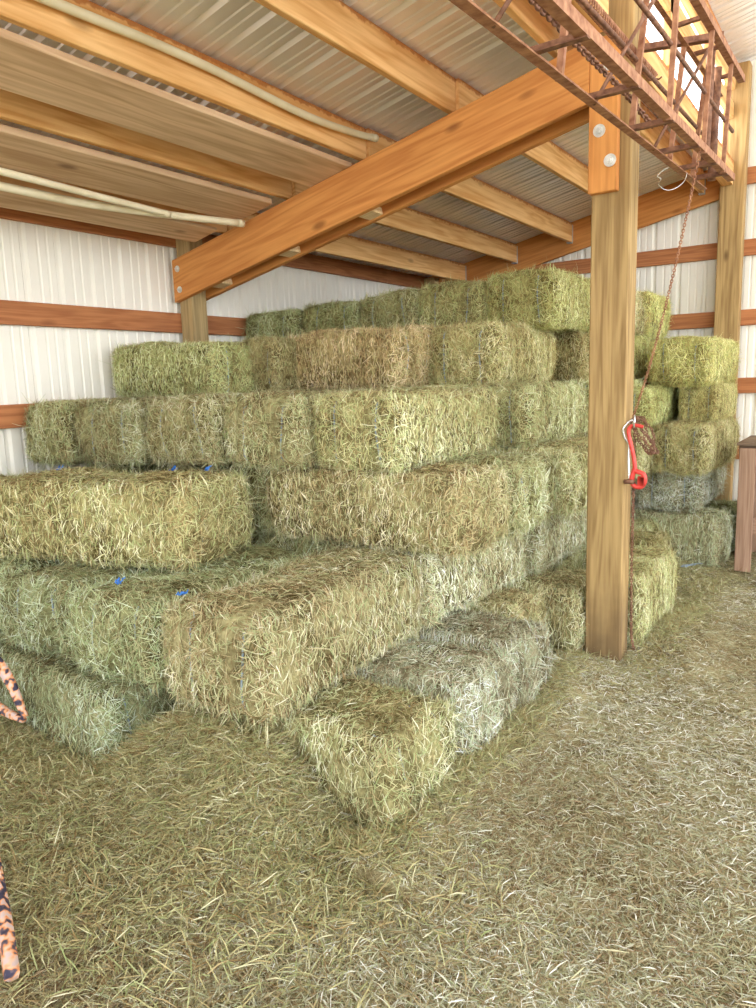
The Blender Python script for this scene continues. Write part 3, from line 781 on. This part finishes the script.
def chain(pts, link, wire, name, lab, mat, cat='chain'):
    P_ = [Vector(p) for p in pts]
    # resample
    seg = []; acc = [0]
    for a, b in zip(P_[:-1], P_[1:]): acc.append(acc[-1] + (b - a).length)
    n = max(2, int(acc[-1] / (link * .72)))
    def at(s):
        for i in range(len(P_) - 1):
            if s <= acc[i + 1] or i == len(P_) - 2:
                t = (s - acc[i]) / max(1e-9, acc[i + 1] - acc[i]); return P_[i].lerp(P_[i + 1], t)
    mb = MB()
    for k in range(n):
        s0 = acc[-1] * k / n; s1 = acc[-1] * (k + 1) / n; c = (at(s0) + at(s1)) / 2; x = (at(s1) - at(s0)).normalized()
        u = x.orthogonal().normalized(); a = math.radians(45 + 90 * (k % 2)) + random.uniform(-.3, .3)
        u = (u * math.cos(a) + x.cross(u) * math.sin(a))
        loop = []
        for q in range(10):
            an = 2 * math.pi * q / 10
            ex = math.cos(an) * link * .5; ey = math.sin(an) * link * .33
            loop.append(c + x * ex + u * ey)
        mb.tube(loop, wire, 5, True)
    return tag(mb.build(name, mat, None, True), lab, cat)
chain([(3.40, -5.9, 2.60), (3.40, -5.0, 2.615), (3.405, -4.4, 2.62), (3.41, -4.0, 2.60)], .032, .0052, 'roller_chain', 'dark heavy chain lying along the lower side of the truss frame', M_DRUST)
# tie chain from the truss down to the post
top = Vector((3.60, -3.95, ZL(-3.95) - .005)); bot = Vector((3.262, -3.655, 1.30))
pts = [top.lerp(bot, t) + Vector((0, 0, -.10 * 4 * t * (1 - t))) for t in [k / 24 for k in range(25)]]
chain(pts, .017, .0022, 'hanging_chain', 'thin rusty chain slanting down from the truss to the big post', M_RUST)
# coiled slack of chain on the post side, and its tail to the floor
cp = []
for k in range(150):
    t = k / 150; a = t * 2 * math.pi * 3.2
    cp.append((3.268 + .016 * math.sin(a * 2.3) + .10 * (1 - math.cos(a)) * .5 * (1 if k % 3 else .9), -3.62 + .05 * math.sin(a * .5 + 1), 1.30 - .17 * (1 - math.cos(a)) * .5 + .04 * math.sin(a)))
chain(cp, .019, .0024, 'chain_loops', 'loops of thin rusty chain bunched on a nail at the right side of the post', M_DRUST)
chain([(3.262, -3.60, 1.28), (3.264, -3.605, .9), (3.262, -3.6, .5), (3.270, -3.60, .12), (3.29, -3.62, .05)], .020, .0028, 'hanging_chain', 'rusty chain tail hanging straight down the right side of the post to the floor', M_DRUST)
# loose wire at the truss end
mb = MB(); wp = [(3.42, -3.72, 2.485), (3.395, -3.75, 2.465), (3.38, -3.77, 2.44), (3.40, -3.78, 2.425), (3.385, -3.76, 2.405), (3.41, -3.72, 2.385), (3.44, -3.66, 2.40), (3.465, -3.6, 2.44), (3.47, -3.56, 2.49)]
P_ = [Vector(p) for p in wp]; out = []
for i in range(len(P_) - 1):
    a = P_[max(i - 1, 0)]; b = P_[i]; c = P_[i + 1]; d = P_[min(i + 2, len(P_) - 1)]
    for k in range(6):
        t = k / 6; out.append(.5 * ((2 * b) + (c - a) * t + (2 * a - 5 * b + 4 * c - d) * t * t + (3 * b - a - 3 * c + d) * t ** 3))
mb.tube(out, .0018, 6); tag(mb.build('twisted_wire', M_BOLT, None, True), 'pale twisted wire curling from the rusty truss frame', 'wire')

# red lever load binder hanging beside the post
lb = empty('load_binder', (3.30, -3.72, 1.1), 'red lever chain binder hanging at the right side of the big post', 'chain binder')
def spl(pts, n=8):
    P_ = [Vector(p) for p in pts]; out = []
    for i in range(len(P_) - 1):
        a = P_[max(i - 1, 0)]; b = P_[i]; c = P_[i + 1]; d = P_[min(i + 2, len(P_) - 1)]
        for k in range(n):
            t = k / n; out.append(.5 * ((2 * b) + (c - a) * t + (2 * a - 5 * b + 4 * c - d) * t * t + (3 * b - a - 3 * c + d) * t ** 3))
    out.append(P_[-1]); return out
yb = -3.72
mb = MB(); hp_ = spl([(3.335, yb, 1.265), (3.30, yb, 1.272), (3.27, yb, 1.265), (3.262, yb, 1.235), (3.275, yb, 1.18), (3.293, yb, 1.10), (3.30, yb, 1.045)])
mb.tube(hp_, [.0085 + .003 * (i / len(hp_)) for i in range(len(hp_))], 10); mb.build('lever_handle', M_RED, lb, True)
mb = MB(); hp_ = spl([(3.297, yb, 1.05), (3.285, yb, 1.0), (3.295, yb, .965), (3.33, yb, .96), (3.348, yb, .985), (3.345, yb, 1.02), (3.32, yb, 1.035), (3.30, yb, 1.04)])
mb.tube(hp_, .0125, 10); mb.box((3.315, yb - .014, .962), (3.352, yb + .014, 1.015), .004); mb.build('yoke', M_RED, lb, True)
mb = MB(); mb.tube(spl([(3.268, yb + .012, .99), (3.262, yb + .012, 1.10), (3.262, yb + .012, 1.17), (3.242, yb + .0, 1.215), (3.238, yb - .005, 1.255), (3.262, yb, 1.29), (3.283, yb, 1.30)]), .007, 8); mb.build('grab_hook', M_SILV, lb, True)
mb = MB(); mb.tube([(3.29, yb - .004, 1.26), (3.292, yb - .004, 1.325)], [.008, .004], 8); mb.build('hook_tip', M_SILV, lb, True)
mb = MB(); mb.tube([(3.25, -3.735, .985), (3.30, -3.735, .985)], .012, 10); tag(mb.build('pipe_peg', M_DRUST, None, True), 'rusty peg on the post edge under the red chain binder', 'peg')

# ------------------------------------------------------------------ timber stand at the right edge
st = empty('timber_stand', (3.9, -1.1, 0), 'pinkish timber stand with upright legs at the right photo edge by the far wall', 'timber stand')
for (x, y) in ((3.47, -1.42), (4.55, -1.42), (3.47, -.70), (4.55, -.70)):
    timber('leg', (x + .055, y, 0.005), (x + .055, y, .955), .112, .045, W_STAND, side=(0, 1, 0), parent=st)
timber('top_rail', (3.46, -1.375, .93), (4.72, -1.375, .93), .04, .09, W_GREY, parent=st)
timber('top_rail', (3.46, -.745, .93), (4.72, -.745, .93), .04, .09, W_GREY, parent=st)
for k in range(5):
    timber('top_slat', (3.45, -1.38 + k * .155, .985), (4.76, -1.38 + k * .155, .985), .14, .02, W_GREY, parent=st, bev=.002)
timber('shelf_board', (3.53, -1.36, .35), (4.60, -1.36, .35), .03, .12, W_STAND, parent=st)
o = timber('leaning_panel', (3.44, -.92, .02), (3.44, -.86, .88), .03, .26, W_GREY, side=(0, 1, 0)); o.data.materials[0] = M_PANEL
tag(o, 'grey board standing behind the front leg of the timber stand', 'board')

# strap on the floor, mottled strap at the left edge
mb = MB()
V = []; F = []
for k in range(13):
    t = k / 12; x = 3.17 + .09 * t; y = -1.78 + .66 * t; z = float(gnd(np.array(x), np.array(y))) + .04 + .004 * math.sin(k * 1.7)
    V += [(x - .02, y, z), (x + .02, y, z), (x + .02, y, z + .004), (x - .02, y, z + .004)]
for k in range(12):
    for q in range(4): F.append((k * 4 + q, k * 4 + (q + 1) % 4, k * 4 + 4 + (q + 1) % 4, k * 4 + 4 + q))
F += [(3, 2, 1, 0), (48, 49, 50, 51)]
mb.add(V, F)
tag(mb.build('plastic_strap', M_TWINE), 'blue grey plastic strap lying on the floor in front of the far pile', 'strap')

m, n, l, b = nt('mottled_cloth')
tc = n.new('ShaderNodeTexCoord'); vo = n.new('ShaderNodeTexNoise'); vo.inputs['Scale'].default_value = 38; vo.inputs['Detail'].default_value = 1; l.new(tc.outputs['Object'], vo.inputs['Vector'])
r = ramp(n, [(.36, (.03, .025, .05)), (.44, (.12, .08, .09)), (.48, (.62, .22, .07)), (.56, (.66, .40, .26)), (.64, (.52, .40, .38))]); l.new(vo.outputs['Fac'], r.inputs[0]); l.new(r.outputs[0], b.inputs['Base Color']); b.inputs['Roughness'].default_value = .8
M_MOT = m
def band(pts, w, t, name, lab):
    out = spl(pts, 8); V = []; F = []; N = len(out)
    for i, p in enumerate(out):
        tg = (out[min(i + 1, N - 1)] - out[max(i - 1, 0)]).normalized(); u = Vector((-.1, .3, 1)); u = (u - tg * u.dot(tg)).normalized(); s_ = tg.cross(u)
        ww = w * (.45 + .55 * math.sin(math.pi * min(.98, max(.05, i / (N - 1))))) if name != 'x' else w
        for (a, b_) in ((-1, -.6), (0, -1), (1, -.6), (1, .6), (0, 1), (-1, .6)): V.append(p + s_ * a * t / 2 + u * b_ * ww / 2)
    for i in range(N - 1):
        for q in range(6): F.append((i * 6 + q, i * 6 + (q + 1) % 6, i * 6 + 6 + (q + 1) % 6, i * 6 + 6 + q))
    F += [tuple(range(6))[::-1], tuple((N - 1) * 6 + q for q in range(6))]
    mb = MB(); mb.add(V, F); return mb
S_ = Vector((1.62, -6.32, .30))
a1 = band([(1.02, -6.02, .60), (1.22, -6.02, .47), (1.33, -6.02, .405), (1.40, -6.02, .335), (1.475, -6.02, .215)], .055, .03, 'a', '')
b1_ = band([(.90, -6.03, .30), (1.15, -6.03, .25), (1.32, -6.03, .215), (1.475, -6.03, .205)], .05, .03, 'a', '')
LOOP = [a1, b1_]
CAMP = Vector((4.305289929341421, -7.56558165488468, 1.5280454586133507))
CR = Vector((0.8309741926477638, 0.5554350422391375, -0.031205848910172918))
CU = Vector((-0.06466250243825189, 0.1521497900172198, 0.9862399313433518))
CF = Vector((-0.5525401812826105, 0.817522082423786, -0.16234836869416477))
for mb in LOOP[1:]: LOOP[0].add(mb.v, mb.f)
tag(LOOP[0].build('mottled_strap', M_MOT, None, True), 'orange and black mottled strap loop hanging in at the left edge before the bales', 'strap')
c2 = band([(1.75, -6.36, .24), (2.05, -6.50, .16), (2.24, -6.58, .08), (2.40, -6.65, .065), (2.55, -6.72, .05)], .07, .035, 'b', '')
tag(c2.build('mottled_strap', M_MOT, None, True), 'orange and black mottled strap end trailing on the loose hay at the lower left edge', 'strap')

# blue twine knots, each on the twine of its bale
bpy.context.view_layer.update()
KN = [('thick bright yellow green', 1.50, -4.96, 1.115), ('thick bright yellow green', 1.30, -5.0, 1.112), ('thick bright yellow green', .62, -5.22, 1.11),
      ('greenish tied bale end directly left', 1.64, -5.64, .708), ('big slanted long bale in the foreground', 2.14, -5.72, .748)]
for i, (key, x, y, z) in enumerate(KN):
    o = [b for k, b in BY.items() if k.startswith(key)][0]
    par = [c for c in COL.objects if c.parent == o and c.name.startswith('twine')][i % 2]
    g_ = random.Random(i); mb = MB()
    for q in range(7):
        p = Vector((x, y, z)); pts = [p]
        for s_ in range(4): pts.append(pts[-1] + Vector((g_.uniform(-.012, .012), g_.uniform(-.012, .012), g_.uniform(-.002, .009))))
        mb.tube(pts, .0032, 5)
    kn = mb.build('knot', M_KNOT, None, True); kn.parent = par; kn.matrix_parent_inverse = par.matrix_world.inverted(); kn['label'] = 'bright blue twine knot'

# ------------------------------------------------------------------ light, camera
w = bpy.data.worlds.new('sky'); S.world = w; w.use_nodes = True
wn = w.node_tree.nodes; bg = wn['Background']; bg.inputs['Color'].default_value = (.93, .97, 1.0, 1); bg.inputs['Strength'].default_value = 5.4
sun = bpy.data.lights.new('sun', 'SUN'); sun.energy = 9; sun.angle = math.radians(1); sun.color = (1, .86, .62)
so = bpy.data.objects.new('sun', sun); COL.objects.link(so)
dirv = Vector((.72, -.16, -.64)).normalized(); so.rotation_euler = dirv.to_track_quat('-Z', 'Y').to_euler()
cd = bpy.data.cameras.new('camera'); cam = bpy.data.objects.new('camera', cd); COL.objects.link(cam)
M = Matrix((CR, CU, -CF)).transposed().to_4x4(); M.translation = CAMP; cam.matrix_world = M
cd.sensor_fit = 'VERTICAL'; cd.sensor_height = 36; cd.lens = 738.2557 * 36 / 1008; cd.clip_start = .05
S.camera = cam
vs = S.view_settings; vs.view_transform = 'Standard'; vs.look = 'None'; vs.exposure = 0.0; vs.gamma = 1; vs.use_curve_mapping = False
S.cycles.max_bounces = 10; S.cycles.diffuse_bounces = 6; S.cycles.use_denoising = True
